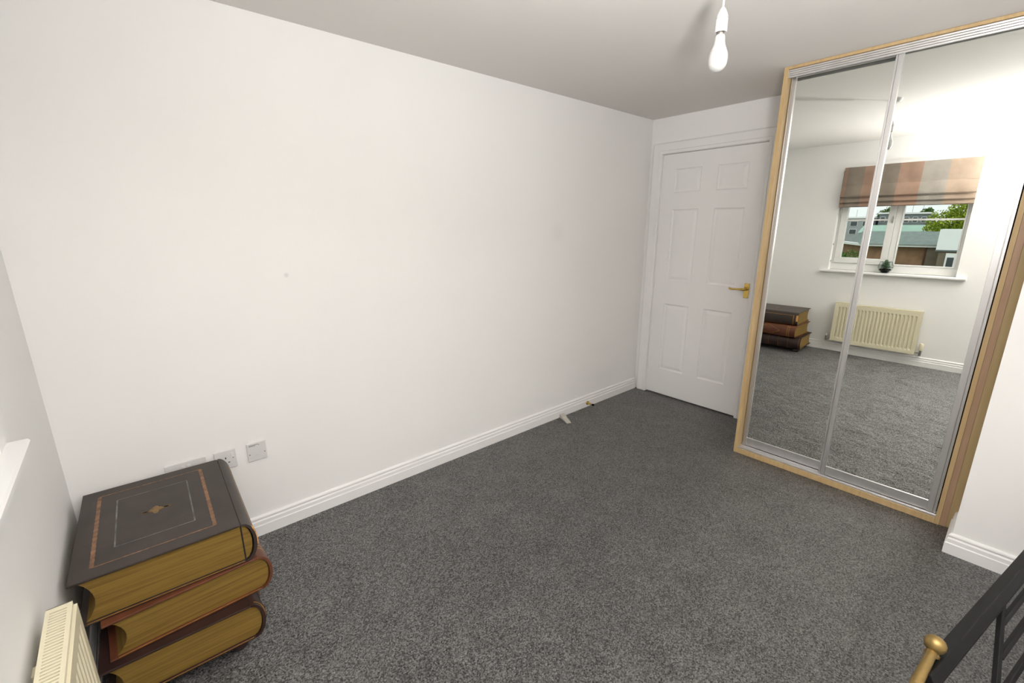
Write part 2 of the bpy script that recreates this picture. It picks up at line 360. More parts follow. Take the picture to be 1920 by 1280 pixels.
# ------------------------------------------------------------------ wardrobe with sliding mirror doors
def wardrobe():
    w = empty('sliding_wardrobe', (0, 0, 0)); tag(w, 'fitted wardrobe with two sliding mirror doors in a birch frame', 'wardrobe')
    yl, yr = -1.1413, -2.1450
    obj('side_post', bx(XW, L-0.001, yl-.022, yl, 0, H-.001), WOOD, w, bevel=.001)
    obj('side_post', bx(XW, 3.30, yr, yr+.018, 0, H-.001), WOOD, w, bevel=.001)
    obj('head_strip', bx(XW, 3.32, yr+.018, yl-.022, H-.015, H-.001), WOOD, w, bevel=.001)
    obj('plinth', bx(XW, 3.32, yr+.018, yl-.022, 0, .034), WOOD, w, bevel=.001)
    obj('filler_strip', bx(3.153, 3.20, -2.168, -2.1455, 0, H-.001), WOODP, w)
    obj('filler_strip', bx(3.156, 3.20, YP+.0005, -2.1685, 0, H-.001), WOODY, w)
    # top track: ribbed pelmet
    prof = [(3.1535, H-.0155)]
    z = H-.0155; n = 4; hgt = .040
    for i in range(n):
        za = z-hgt*i/n; zb = z-hgt*(i+1)/n
        prof += [(3.1515, za-.001), (3.1500, za-.004), (3.1515, zb+.001), (3.1530, zb+.0005)]
    prof += [(3.1530, z-hgt-.001), (3.1565, z-hgt-.001), (3.1565, H-.0155)]
    obj('top_track', extrude(prof, lambda a, b, t: (a, t, b), yr+.018, yl-.022), ALU, w)
    obj('track_channel', bx(3.1566, 3.29, yr+.018, yl-.022, H-.019, H-.0155), DARK, w)
    prof = [(3.1510, .034), (3.1510, .040), (3.1530, .041), (3.1550, .040), (3.1560, .036), (3.170, .036), (3.170, .041), (3.1725, .041), (3.1725, .036), (3.203, .036), (3.203, .041), (3.2055, .041), (3.2055, .036), (3.25, .036), (3.25, .034)]
    obj('bottom_track', extrude(prof, lambda a, b, t: (a, t, b), yr+.018, yl-.022), ALU, w)
    obj('back_panel', bx(3.60, 3.61, YP, yl-.022, 0, H-.001), DARK, w)
    # the two doors; each leans a touch towards the room
    rot = Vector((1, 0, 0)).rotation_difference(Vector((1, .0038, .0054)).normalized())
    def mdoor(xm, ya, yb, sl, sr, wall_side_wide):
        P = Vector((xm, -1.7, 0.0))
        q = lambda x0, x1, a, b, z0, z1: bx(x0-P.x, x1-P.x, a-P.y, b-P.y, z0, z1)
        z0, z1 = .042, 2.238
        d = obj('mirror_door', q(xm+.004, xm+.010, yb, ya, z0, z1), DARK, w)
        d.location = P; d.rotation_mode = 'QUATERNION'; d.rotation_quaternion = rot
        obj('mirror_pane', q(xm, xm+.0035, yb+sr-.004, ya-sl+.004, z0+.050, z1-.022), MIRROR, d)
        def stile(a, b, grooved):
            wd = abs(b-a)
            if grooved:   # outer edge stepped: a flat face, a thin groove and a rounded grip
                s = 1 if b > a else -1     # a = outer edge
                bm = q(xm-.008, xm+.012, min(a, a+s*wd*.28), max(a, a+s*wd*.28), z0, z1)
                q2 = (min(a+s*wd*.34, b), max(a+s*wd*.34, b))
                bx(xm-.010-P.x, xm+.012-P.x, q2[0]-P.y, q2[1]-P.y, z0, z1, bm)
                bx(xm-.002-P.x, xm+.012-P.x, min(a, b)-P.y, max(a, b)-P.y, z0, z1, bm)
            else:
                bm = q(xm-.009, xm+.012, min(a, b), max(a, b), z0, z1)
            return obj('stile', bm, ALU, d, bevel=.001)
        stile(ya, ya-sl, True); stile(yb, yb+sr, True)
        obj('bottom_rail', q(xm-.004, xm+.011, yb+sr, ya-sl, z0, z0+.051), ALU, d, bevel=.001)
        bm = q(xm-.006, xm+.0, yb+sr, ya-sl, z0+.051, z0+.054); obj('rail_bead', bm, ALU, d)
        obj('top_rail', q(xm-.004, xm+.011, yb+sr, ya-sl, z1-.026, z1), ALU, d, bevel=.001)
        return d
    mdoor(XM, -1.6130, -2.1225, .030, .036, True)
    mdoor(XM+.035, -1.1665, -1.648, .024, .024, False)
wardrobe()

# ------------------------------------------------------------------ window
def window():
    wn = struct(empty('window_1', (-.08, 0, 0)), 'white casement window with one glazing bar')
    q = lambda x0, x1, a, b, z0, z1, bm=None: bx(x0, x1, a, b, z0, z1, bm)
    zb, zt = .925, WZ1
    def frame(name, a, b, z0, z1, wd, x0, x1, par):
        bm = q(x0, x1, a, b, z0, z0+wd); q(x0, x1, a, b, z1-wd, z1, bm); q(x0, x1, a, a+wd, z0+wd, z1-wd, bm); q(x0, x1, b-wd, b, z0+wd, z1-wd, bm)
        return obj(name, bm, UPVC, par, bevel=.003)
    bm = q(-.06, 0, WY0, WY1, zb, zb+.075); q(-.06, 0, WY0, WY1, zt-.06, zt, bm); q(-.06, 0, WY0, WY0+.028, zb+.075, zt-.06, bm); q(-.06, 0, WY1-.022, WY1, zb+.075, zt-.06, bm); q(-.06, 0, -1.262, -1.214, zb+.075, zt-.06, bm)
    obj('window_frame', bm, UPVC, wn, bevel=.003)
    s = frame('sash', -1.212, WY1-.024, 1.002, zt-.062, .058, -.045, .012, wn)
    obj('glazing_bar', q(-.02, .004, -1.154, WY1-.082, 1.458, 1.476), UPVC, s)
    obj('pane', q(-.022, -.018, -1.156, WY1-.08, 1.055, zt-.118), CLEAR, s)
    fx = frame('fixed_light', -1.740, -1.262, 1.0, zt-.06, .012, -.045, .004, wn)
    obj('glazing_bar', q(-.02, .002, -1.73, -1.272, 1.458, 1.476), UPVC, fx)
    obj('pane', q(-.022, -.018, -1.732, -1.270, 1.008, zt-.068), CLEAR, fx)
    h = obj('window_handle', bx(.012, .020, -1.203, -1.189, 1.44, 1.49), CHROME, wn, bevel=.002)
    obj('lever', bx(.020, .030, -1.200, -1.192, 1.445, 1.505), CHROME, h, bevel=.003)
    # board sits in front of the frame, with horns past the opening
    poly = [(.0, .901), (.116, .901), (.120, .906), (.120, .918), (.116, .9235), (.0, .9235)]
    b1 = extrude(poly, lambda a, b, t: (a, t, b), WY0, WY1)
    poly = [(.080, .901), (.116, .901), (.120, .906), (.120, .918), (.116, .9235), (.080, .9235)]
    extrude(poly, lambda a, b, t: (a, t, b), WY1, -.627, b1); extrude(poly, lambda a, b, t: (a, t, b), -1.841, WY0, b1)
    obj('window_sill', b1, GLOSS, wn)
    for z in (1.02, 1.205): obj('stay_hook', bx(.03, .045, WY1-.006, WY1, z-.008, z+.008), CHROME, wn)
window()

def blind():
    r = empty('roman_blind', (0, 0, 0)); tag(r, 'striped taupe and terracotta roman blind half drawn above the window', 'blind')
    ny = 40
    def cloth(name, prof):
        bm = bmesh.new(); rows = []
        for k in range(ny+1):
            y = -1.772+(1.772-.714)*k/ny; wv = .0025*math.sin(k*.9)+.002*math.sin(k*.37+1)
            fr = [bm.verts.new((x+wv*(0 if i == 0 else 1), y, z)) for i, (x, z) in enumerate(prof)]
            bk = [bm.verts.new((x-.004+wv*(0 if i == 0 else 1), y, z)) for i, (x, z) in enumerate(prof)]
            rows.append((fr, bk))
        n = len(prof)
        for (f0, b0), (f1, b1) in zip(rows, rows[1:]):
            for i in range(n-1):
                bm.faces.new((f0[i], f1[i], f1[i+1], f0[i+1])); bm.faces.new((b0[i], b0[i+1], b1[i+1], b1[i]))
            bm.faces.new((f0[0], b0[0], b1[0], f1[0])); bm.faces.new((f0[-1], f1[-1], b1[-1], b0[-1]))
        for f, b_ in (rows[0], rows[-1]):
            for i in range(n-1): bm.faces.new((f[i], f[i+1], b_[i+1], b_[i]))
        return obj(name, bm, STRIPE, r, True)
    cloth('upper_panel', [(.040, 2.012), (.042, 1.95), (.043, 1.88), (.044, 1.825)])
    cloth('fold', [(.044, 1.826), (.052, 1.815), (.060, 1.77), (.070, 1.728), (.071, 1.712), (.058, 1.700)])
    cloth('fold', [(.032, 1.722), (.044, 1.70), (.054, 1.675), (.057, 1.655), (.044, 1.644)])
    cloth('fold', [(.022, 1.668), (.032, 1.648), (.042, 1.628), (.044, 1.610), (.034, 1.602)])
    obj('headrail', bx(.002, .036, -1.742, -.717, 1.975, 2.008), PLASTIC, r)
    return r
blind()

# ------------------------------------------------------------------ stack-of-books chest
def book_chest():
    root = empty('book_stack_chest', (0.245, -0.34, 0)); tag(root, 'storage chest shaped like three stacked antique books on bun feet', 'chest')
    R0 = Vector(root.location)
    def book(cx, cy, rz, hx, hy, z0, z1, lea, seam, label):
        # local frame: +x to the spine, -y to the window-side visitor, fore-edge at -x
        ct = .0075
        h = z1-z0; mz = (z0+z1)/2
        def arc(x, bulge, za, zb, n=9):
            return [(x+bulge*math.cos(math.pi*(i/(n-1)-.5)), za+(zb-za)*(.5+.5*math.sin(math.pi*(i/(n-1)-.5)))) for i in range(n)]
        fn = lambda a, b, t: (a, t, b)
        yf, yb = -hy, hy
        # page block: hollow fore-edge at the left, rounded back at the right
        left = [(-hx+.018+.030*math.sin(math.pi*i/8)**.8, z1-ct-(h-2*ct)*i/8) for i in range(9)]
        xb = hx-.001
        right = arc(xb, .029, z0+ct, z1-ct)
        pg = extrude(left+right, fn, yf+.009, yb-.009)
        p = obj('book', pg, PAGES, root); p['label'] = label
        p.location = (cx-R0.x, cy-R0.y, 0); p.rotation_euler = (0, 0, math.radians(rz))
        obj('board', bx(-hx, hx, yf, yb, z1-ct, z1), lea, p, bevel=.002)
        obj('board', bx(-hx, hx, yf, yb, z0, z0+ct), lea, p, bevel=.002)
        gap = .0025 if seam else 0
        out = arc(hx+gap, .040, z0, z1, 15); inn = arc(hx+gap, .030, z0+ct, z1-ct, 15)[::-1]
        obj('spine', extrude(out+inn, fn, yf, yb), lea, p, True)
        if seam:
            obj('lid_seam', bx(hx-.0015, hx+.0030, yf+.0075, yb-.0075, z0+.001, z1-.001), DARK, p)
        obj('gilt_edge', bx(-hx+.02, hx-.004, yf-.0006, yf+.0005, z0+ct-.0022, z0+ct), GILTB, p)
        return p, arc
    # top
    p, arc = book(.242, -.322, -1.6, .2135, .2855, .3135, .462, L_TOP, True, 'black-brown top book with faded gilt cover')
    z = .462
    def ring(x0, x1, y0, y1, wx, wy, m, name, jag=0.0):
        bm = bmesh.new(); N = 36
        def strip(ax, a0, a1, c, w):
            rows = []
            for i in range(N+1):
                t = a0+(a1-a0)*i/N; j = jag*(1 if i % 2 else -1)
                pr = ((t, c-w/2-j), (t, c+w/2+j)) if ax == 0 else ((c-w/2-j, t), (c+w/2+j, t))
                rows.append([bm.verts.new((*pr[0], z+.0004)), bm.verts.new((*pr[1], z+.0004)), bm.verts.new((*pr[1], z-.001)), bm.verts.new((*pr[0], z-.001))])
            for a, b in zip(rows, rows[1:]):
                for k in range(4): bm.faces.new((a[k], a[(k+1) % 4], b[(k+1) % 4], b[k]))
            bm.faces.new(rows[0]); bm.faces.new(rows[-1])
        strip(0, x0, x1, y0, wy); strip(0, x0, x1, y1, wy); strip(1, y0, y1, x0, wx); strip(1, y0, y1, x1, wx)
        return obj(name, bm, m, p)
    ring(-.163, .148, -.232, .232, .011, .0045, GILT, 'gilt_border', .0007)
    ring(-.112, .098, -.158, .165, .0042, .0022, SCUFF, 'tooled_border', .0002)
    bm = bmesh.new(); pts = []
    for i in range(48):
        a = 2*math.pi*i/48
        rr = .018+.006*math.cos(4*a)+.003*math.cos(8*a)
        pts.append((.0+rr*1.5*math.cos(a)-.004, .005+rr*1.05*math.sin(a)))
    for s in (1, -1):
        extrude([(s*.022-.004, .002), (s*.036-.004, -.001), (s*.046-.004, .005), (s*.036-.004, .011), (s*.022-.004, .008)], lambda a, b, t: (a, b, t), z-.001, z+.0004, bm)
    extrude(pts, lambda a, b, t: (a, b, t), z-.001, z+.0004, bm)
    obj('gilt_emblem', bm, mat('dull_gilt', srgb(126, 96, 54), .5, var=.3, vscale=60), p)
    # gilt rectangle and chip on the top spine
    def onarc(hx, z0, z1, bulge, t):   # t 0..1 up the spine
        return hx+bulge*math.cos(math.pi*(t-.5)), z0+(z1-z0)*(.5+.5*math.sin(math.pi*(t-.5)))
    def spine_strip(par, hx, z0, z1, ya, yb, ta, tb, m, name, n=10, lift=.0405):
        bm = bmesh.new(); rows = []
        for i in range(n+1):
            t = ta+(tb-ta)*i/n
            a = onarc(hx, z0-.0005, z1+.0005, lift, t); c = onarc(hx, z0, z1, lift-.003, t)
            rows.append([bm.verts.new((a[0], ya, a[1])), bm.verts.new((a[0], yb, a[1])), bm.verts.new((c[0], yb, c[1])), bm.verts.new((c[0], ya, c[1]))])
        for a, b in zip(rows, rows[1:]):
            for k in range(4): bm.faces.new((a[k], a[(k+1) % 4], b[(k+1) % 4], b[k]))
        bm.faces.new(rows[0]); bm.faces.new(rows[-1]); return obj(name, bm, m, par, True)
    hx, z0, z1 = .216, .3135, .462
    for ya, yb, ta, tb in ((-.245, .245, .70, .715), (-.245, .245, .20, .22), (-.245, -.239, .2, .71), (.239, .245, .2, .71)):
        spine_strip(p, hx, z0, z1, ya, yb, ta, tb, GILTB, 'gilt_line')
    spine_strip(p, hx, z0, z1, -.2875, -.268, .42, .72, CHIP, 'chipped_edge', lift=.0425)
    # middle
    p, arc = book(.264, -.338, 2.3, .207, .2855, .181, .313, L_MID, False, 'chestnut brown middle book with gilt bands')
    hx, z0, z1 = .207, .181, .313
    for yc in (-.225, -.205, .205, .225): spine_strip(p, hx, z0, z1, yc-.0025, yc+.0025, .02, .98, GILTB, 'gilt_band', 16)
    bm = bmesh.new()
    for sy in (1, -1):
        for st in (1, -1):
            rows = []
            for i in range(17):
                u = i/16; y = sy*.13*(1-u); t = .5+st*.30*u
                a = onarc(hx, z0-.0005, z1+.0005, .0405, t); c = onarc(hx, z0, z1, .0375, t)
                rows.append([bm.verts.new((a[0], y-.004, a[1])), bm.verts.new((a[0], y+.004, a[1])), bm.verts.new((c[0], y+.004, c[1])), bm.verts.new((c[0], y-.004, c[1]))])
            for a, b in zip(rows, rows[1:]):
                for k in range(4): bm.faces.new((a[k], a[(k+1) % 4], b[(k+1) % 4], b[k]))
    obj('gilt_diamond', bm, GILTB, p, True)
    # bottom
    p, arc = book(.242, -.378, -1.5, .196, .2855, .044, .1805, L_BOT, False, 'dark oxblood bottom book with raised bands')
    hx, z0, z1 = .196, .044, .1805
    for yc in (-.262, -.15, -.05, .05, .15, .262):
        b_ = spine_strip(p, hx, z0, z1, yc-.007, yc+.007, .02, .98, L_BOT, 'raised_band', 16, .044)
        spine_strip(p, hx, z0, z1, yc-.0085, yc-.005, .1, .9, GILTB, 'gilt_line', 16, .0425)
    for fx, fy in ((.385, -.615), (.110, -.605), (.395, -.13), (.120, -.12)):
        obj('bun_foot', lathe([(.016, 0), (.027, .004), (.034, .014), (.035, .024), (.030, .034), (.022, .040), (.022, .046)], 20, 'z', (fx-R0.x, fy-R0.y, 0)), L_BOT, root, True)
book_chest()

# ------------------------------------------------------------------ sockets on the long wall
def socket(name, x0, x1, zc, kind, label, cat):
    r = empty(name, ((x0+x1)/2, 0, zc)); tag(r, label, cat)
    w = (x1-x0)/2; h = .0435
    obj('face_plate', bx(-w, w, -.0095, 0, -h, h), PLATE, r, bevel=.002)
    def outlet(cx, rock):
        for dx, dz, a, b in ((0, .008, .0022, .0042), (-.011, -.014, .0038, .0019), (.011, -.014, .0038, .0019)):
            obj('pin_slot', bx(cx+dx-a, cx+dx+a, -.0099, -.0085, dz-b, dz+b), HOLE, r)
        k = obj('rocker_switch', bx(rock-.0055, rock+.0055, -.0125, -.009, .006, .028), PLASTIC, r, bevel=.001)
        obj('switch_mark', bx(rock+.000, rock+.0052, -.0102, -.009, .0025, .0055), HOLE, k)
    if kind == 2: outlet(-.038, -.010); outlet(.038, .010)
    if kind == 1: outlet(0, .026)
    if kind == 0:
        for i, (a, b) in enumerate(((-.031, .004), (-.031, -.004))):
            obj('printed_line', bx(a, b, -.0098, -.009, .033-i*.0045, .0355-i*.0045), PRINT, r)
        obj('printed_mark', bx(.004, .010, -.0098, -.009, .0325, .0345), PRINT, r)
        obj('printed_mark', bx(.008, .012, -.0098, -.009, .029, .031), PRINT, r)
        obj('cable_entry', lathe([(.010, -.0115), (.010, -.0095)], 16, 'y', (.002, 0, -.022)), PLATE, r)
        for sx in (-1, 1): obj('screw_cap', lathe([(.0028, -.0105), (.0028, -.009)], 10, 'y', (sx*.031, 0, -.010)), PRINT, r)
socket('double_socket', .285, .429, .432, 2, 'white double power socket half hidden behind the book chest', 'socket')
socket('power_socket', .458, .541, .4315, 1, 'white single switched power socket on the long wall', 'socket')
socket('outlet_plate', .585, .664, .4315, 0, 'plain white outlet plate with tiny print, nearest the door', 'outlet plate')

# ------------------------------------------------------------------ pendant lamp
def pendant():
    r = empty('pendant_light', (1.89, -1.400, .0325)); tag(r, 'bare white bulb hanging on a short flex from the ceiling', 'pendant light')
    obj('ceiling_rose', lathe([(.012, H-.0625), (.030, H-.0565), (.038, H-.0425), (.040, H-.033)], 28), LAMPW, r, True)
    obj('flex', tube([(0, 0, H-.060), (.0015, 0, 2.17), (0, 0, 2.085)], .0033, 8), LAMPW, r, True)
    lh = obj('lampholder', lathe([(.0035, 2.092), (.006, 2.091), (.0115, 2.082), (.0165, 2.070), (.0185, 2.0625), (.0185, 2.0605)], 24), LAMPW, r, True)
    obj('holder_skirt', lathe([(.0160, 2.0605), (.0160, 2.0585), (.0190, 2.0583), (.0190, 2.022), (.0175, 2.0195), (.0150, 2.0215), (.0150, 2.03)], 24), LAMPW, lh, True)
    b = obj('bulb_base', lathe([(.011, 2.030), (.011, 2.013), (.014, 2.011), (.0155, 2.005), (.0162, 1.995), (.0180, 1.985), (.0215, 1.975), (.0250, 1.968)], 28), LAMPW, r, True)
    obj('bulb_cap', lathe([(.0112, 2.024), (.0112, 2.0135)], 20), CHROME, b)
    obj('bulb_globe', lathe([(.0250, 1.968), (.0280, 1.960), (.0298, 1.950), (.0300, 1.940), (.0285, 1.928), (.0245, 1.918), (.0180, 1.910), (.0095, 1.9055), (.002, 1.9045)], 28), OPAL, r, True)
pendant()

# ------------------------------------------------------------------ radiator
def radiator():
    r = empty('panel_radiator', (0, -1.226, 0)); tag(r, 'cream panel radiator with grille top under the window', 'radiator')
    y0, y1, zb, zt = -.378, .378, .128, .572
    xb, xf = .020, .066
    # ribbed panels
    def panel(name, x, sgn):
        bm = bmesh.new(); n = 22; prof = [(y0, 0)]
        m = .028; p = (y1-y0-2*m)/n
        cols = [(y0, 0.0), (y0+m, 0.0)]
        for i in range(n):
            c = y0+m+p*i
            cols += [(c+p*.22, .0), (c+p*.36, .0085), (c+p*.72, .0085), (c+p*.86, 0.0)]
        cols += [(y1-m, 0.0), (y1, 0.0)]
        rowz = [(zb, 0.0), (zb+.036, 0.0), (zb+.050, 1.0), (zt-.062, 1.0), (zt-.048, 0.0), (zt-.012, 0.0)]
        G = [[bm.verts.new((x-sgn*d*k, y, z)) for y, d in cols] for z, k in rowz]
        for a, b in zip(G, G[1:]):
            for i in range(len(cols)-1): bm.faces.new((a[i], a[i+1], b[i+1], b[i]))
        G2 = [[bm.verts.new((x-sgn*.0115, y, z)) for y in (y0, y1)] for z in (zb, zt-.012)]
        bm.faces.new((G2[0][0], G2[0][1], G2[1][1], G2[1][0]))
        bm.faces.new(G[0]+[G2[0][1], G2[0][0]]); bm.faces.new(G[-1]+[G2[1][1], G2[1][0]])
        bm.faces.new([g[0] for g in G]+[G2[1][0], G2[0][0]]); bm.faces.new([g[-1] for g in G]+[G2[1][1], G2[0][1]])
        return obj(name, bm, CREAM, r)
    panel('front_panel', xf+.006, 1)
    obj('back_panel', bx(xb, xb+.010, y0, y1, zb, zt-.012), CREAM, r, bevel=.003)
    for y in (y0, y1-.002): obj('side_panel', bx(xb+.001, xf, y, y+.002, zb+.02, zt), CREAM, r)
    # grille: rim and slats
    g = bx(xb, xb+.0075, y0, y1, zt-.010, zt); bx(xf-.0085, xf, y0, y1, zt-.010, zt, g)
    bx(xb+.0075, xf-.0085, y0, y0+.018, zt-.010, zt, g); bx(xb+.0075, xf-.0085, y1-.018, y1, zt-.010, zt, g)
    rim = obj('top_grille', g, CREAM, r)
    me = None; pitch = .0098; n = int((y1-y0-.036)/pitch)
    for i in range(n):
        y = y1-.018-pitch*(i+.5)-.002
        if me is None:
            s = obj('slat', bx(xb+.0075, xf-.0085, -.0030, .0030, zt-.006, zt-.0004), CREAM, rim, bevel=0); me = s.data
        else:
            s = bpy.data.objects.new('slat', me); COL.objects.link(s); s.parent = rim
        s.location = (0, y, 0)
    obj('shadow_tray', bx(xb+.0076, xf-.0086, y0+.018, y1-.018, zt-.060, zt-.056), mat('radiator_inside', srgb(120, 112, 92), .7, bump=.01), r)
    for y in (y0+.002, y1-.012): obj('air_plug', lathe([(.009, .0), (.009, .012), (.005, .014)], 12, 'y', (.050, y, zt-.045)), CREAM, r)
    for s, y in ((1, y1), (-1, y0)):
        v = obj('valve', tube([(.046, y, .150), (.046, y+s*.048, .150)], .009, 12), CHROME, r, True)
        obj('valve_body', tube([(.046, y+s*.040, .118), (.046, y+s*.040, .172)], [.010, .012], 12), CHROME, v, True)
        obj('pipe', tube([(.046, y+s*.040, .125), (.022, y+s*.040, .122), (.001, y+s*.040, .122)], .0075, 10), CHROME, v, True)
        if s < 0: obj('thermostat_head', lathe([(.011, .172), (.017, .178), (.019, .20), (.019, .235), (.015, .246), (.008, .248)], 18, 'z', (.046, y+s*.040, 0)), CREAM, v, True)
        else: obj('valve_cap', lathe([(.010, .172), (.013, .176), (.012, .196), (.006, .199)], 14, 'z', (.046, y+s*.040, 0)), PLASTIC, v, True)
    for y in (-.25, .25): obj('bracket', bx(.0, xb+.001, y-.015, y+.015, zb+.05, zt-.05), CREAM, r)
radiator()

# ------------------------------------------------------------------ terrarium on the sill
def terrarium():
    r = empty('glass_terrarium', (-.012, -1.222, .9236)); tag(r, 'small faceted glass terrarium with a succulent on the window sill', 'terrarium')
    prof = [(.030, .001), (.052, .032), (.063, .062), (.050, .118), (.046, .118), (.060, .062), (.049, .032), (.028, .004)]
    bm = bmesh.new(); rings = []
    for rr, h in prof: rings.append([bm.verts.new((rr*math.cos(math.pi/3*i+.3), rr*math.sin(math.pi/3*i+.3), h)) for i in range(6)])
    for a, b in zip(rings, rings[1:]+rings[:1]):
        if a is rings[-1]: continue
        for i in range(6): bm.faces.new((a[i], a[(i+1) % 6], b[(i+1) % 6], b[i]))
    bm.faces.new(rings[0]); bm.faces.new(rings[-1]); obj('glass', bm, TGLASS, r)
    bm = bmesh.new()
    for i in range(6):
        path = [(rr*math.cos(math.pi/3*i+.3), rr*math.sin(math.pi/3*i+.3), h) for rr, h in prof[:4]]; tube(path, .0016, 6, bm)
    for k in (1, 2, 3):
        rr, h = prof[k]; tube([(rr*math.cos(math.pi/3*i+.3), rr*math.sin(math.pi/3*i+.3), h) for i in range(7)], .0014, 6, bm)
    obj('leaded_edges', bm, LEAD, r)
    bm = bmesh.new(); rings = []
    for rr, h in ((.026, .006), (.046, .034), (.050, .045), (.02, .050)): rings.append([bm.verts.new((rr*math.cos(math.pi/3*i+.3), rr*math.sin(math.pi/3*i+.3), h)) for i in range(6)])
    for a, b in zip(rings, rings[1:]):
        for i in range(6): bm.faces.new((a[i], a[(i+1) % 6], b[(i+1) % 6], b[i]))
    bm.faces.new(rings[0]); bm.faces.new(rings[-1]); obj('soil', bm, SOIL, r)
    pl = obj('succulent', lathe([(.006, .045), (.005, .10), (.002, .12)], 8), SUCC, r)
    for k in range(26):
        a = k*2.4; h = .048+.0028*k; ln = .048-.0009*k; el = .35+.035*k
        d = Vector((math.cos(a)*math.cos(el), math.sin(a)*math.cos(el), math.sin(el)))
        tube([Vector((0, 0, h)), Vector((0, 0, h))+d*ln*.5, Vector((0, 0, h))+d*ln*.85, Vector((0, 0, h))+d*ln], [.003, .0085, .006, .0008], 6, (bm := bmesh.new()))
        obj('leaf', bm, SUCC, pl, True)
terrarium()

# ------------------------------------------------------------------ door stop and wedge
def doorstop():
    r = empty('door_stop', (3.005, -.0175, .034)); tag(r, 'small brass door stop screwed to the skirting near the door', 'door stop')
    obj('rose', lathe([(.016, 0), (.016, -.004), (.011, -.008)], 18, 'y'), BRASS, r, True)
    obj('stem', lathe([(.0075, -.006), (.0075, -.055)], 14, 'y'), BRASS, r, True)
    obj('rubber_tip', lathe([(.0085, -.053), (.0095, -.058), (.0095, -.066), (.006, -.069)], 14, 'y'), BLACK, r, True)
doorstop()
def wedge():
    r = empty('door_wedge', (2.690, -.026, 0), math.radians(-20)); tag(r, 'pale ribbed plastic door wedge lying on the carpet by the skirting', 'door wedge')
    m = mat('frosted_plastic', srgb(196, 192, 182), .35, bump=.05, bscale=90)
    # thick end to the wall, thin end out into the room
    obj('body', extrude([(0, .001), (-.120, .001), (-.120, .006), (-.05, .020), (-.045, .026), (-.014, .030), (0, .030)], lambda a, b, t: (t, a, b), -.019, .019), m, r, bevel=.0015)
    for i in range(4):
        y = -.062-.014*i; z = .0175-.0028*i
        obj('rib', bx(-.017, .017, y-.002, y+.002, z-.004, z+.003), m, r)
    obj('raised_pad', bx(-.012, .012, -.040, -.012, .026, .0325), m, r, bevel=.001)
wedge()

# ------------------------------------------------------------------ bed end at the bottom right
def bed():
    az = math.radians(-11); O = Vector((1.36, -2.22, .62))
    A = Vector((math.cos(az), math.sin(az), 0)); n = Vector((-A.y, A.x, 0)); al = math.radians(30)
    V = -math.cos(al)*Vector((0, 0, 1)) - math.sin(al)*n; N = A.cross(V)
    r = empty('bed_footboard', (O.x, O.y, 0)); tag(r, 'black metal bed end with a brass knob, at the lower right corner', 'bed')
    base = Vector((O.x, O.y, 0))
    pt = lambda s, v, w=0.0: O+A*s+V*v+N*w-base
    def bar(name, s0, v0, s1, v1, wd, th, m=BLACK, w=0.0, par=None, bev=.002):
        d = Vector((s1-s0, v1-v0)).normalized(); q = Vector((-d.y, d.x))*wd/2
        bm = extrude([(s0+q.x, v0+q.y), (s1+q.x, v1+q.y), (s1-q.x, v1-q.y), (s0-q.x, v0-q.y)], lambda a, b, t: pt(a, b, t), w-th/2, w+th/2)
        return obj(name, bm, m, par or r, bevel=bev)
    bar('top_rail', -.040, .0245, 1.44, .0245, .024, .026)
    bar('rail_lip', -.005, .0425, 1.41, .0425, .011, .012)
    bar('brace', .395, .030, .150, .164, .013, .011)
    bar('brace', 1.005, .030, 1.25, .164, .013, .011)
    for v, s0 in ((.0705, .33), (.112, .258), (.160, .178)): bar('cross_bar', s0, v, 1.4-s0, v, .0125, .010)
    bar('lower_rail', -.02, .30, 1.42, .30, .028, .022)
    for s in (-.02, 1.42):
        p0 = pt(s, .03); p1 = pt(s, .30); f0 = Vector((p1.x, p1.y, .001))
        obj('leg', tube([p0*.75+p1*.25, p0*.3+p1*.7, p1, p1+(f0-p1)*.3, f0], .011, 12), BLACK, r, True)
    for e, s in ((-1, 0.0), (1, 1.40)):
        k = pt(s+(.028 if e < 0 else -.028), -.002)
        root = pt(s+e*.072, .016); dn = root+A*e*.030-Vector((0, 0, .06)); low = pt(s+e*.02, .30)
        # brass post curving up to its knob
        post = obj('brass_post', tube([low, dn+(low-dn)*.4, dn, root, (root+k)/2, k], [.009, .0095, .0095, .0095, .009, .0085], 14), ABRASS, r, True)
        d = (k-root).normalized()
        prof = [(.0085, -.020), (.0125, -.017), (.0125, -.012), (.0095, -.009), (.0145, -.004), (.0178, .004), (.0172, .012), (.0125, .019), (.0060, .0225), (.001, .0232)]
        bm = lathe(prof, 22); bmesh.ops.rotate(bm, verts=bm.verts[:], matrix=Vector((0, 0, 1)).rotation_difference((d+Vector((0, 0, 1.6))).normalized()).to_matrix())
        bmesh.ops.translate(bm, verts=bm.verts[:], vec=k+Vector((0, 0, .004))); obj('knob', bm, ABRASS, post, True)
    # side rails and slats running back under where the camera stands
    for s in (.0, 1.40):
        a = pt(s, .30); obj('side_rail', tube([a, a+Vector((0, -.50, 0))], .013, 8), BLACK, r)
        q = a+Vector((0, -.50, 0)); obj('leg', tube([q, Vector((q.x, q.y, .001))], .012, 10), BLACK, r)
    for i in range(5):
        a = pt(.0, .30)+Vector((0, -.06-.10*i, .012)); c = pt(1.40, .30)+Vector((0, -.06-.10*i, .012)); obj('base_slat', tube([a, c], .010, 6), BLACK, r)
bed()

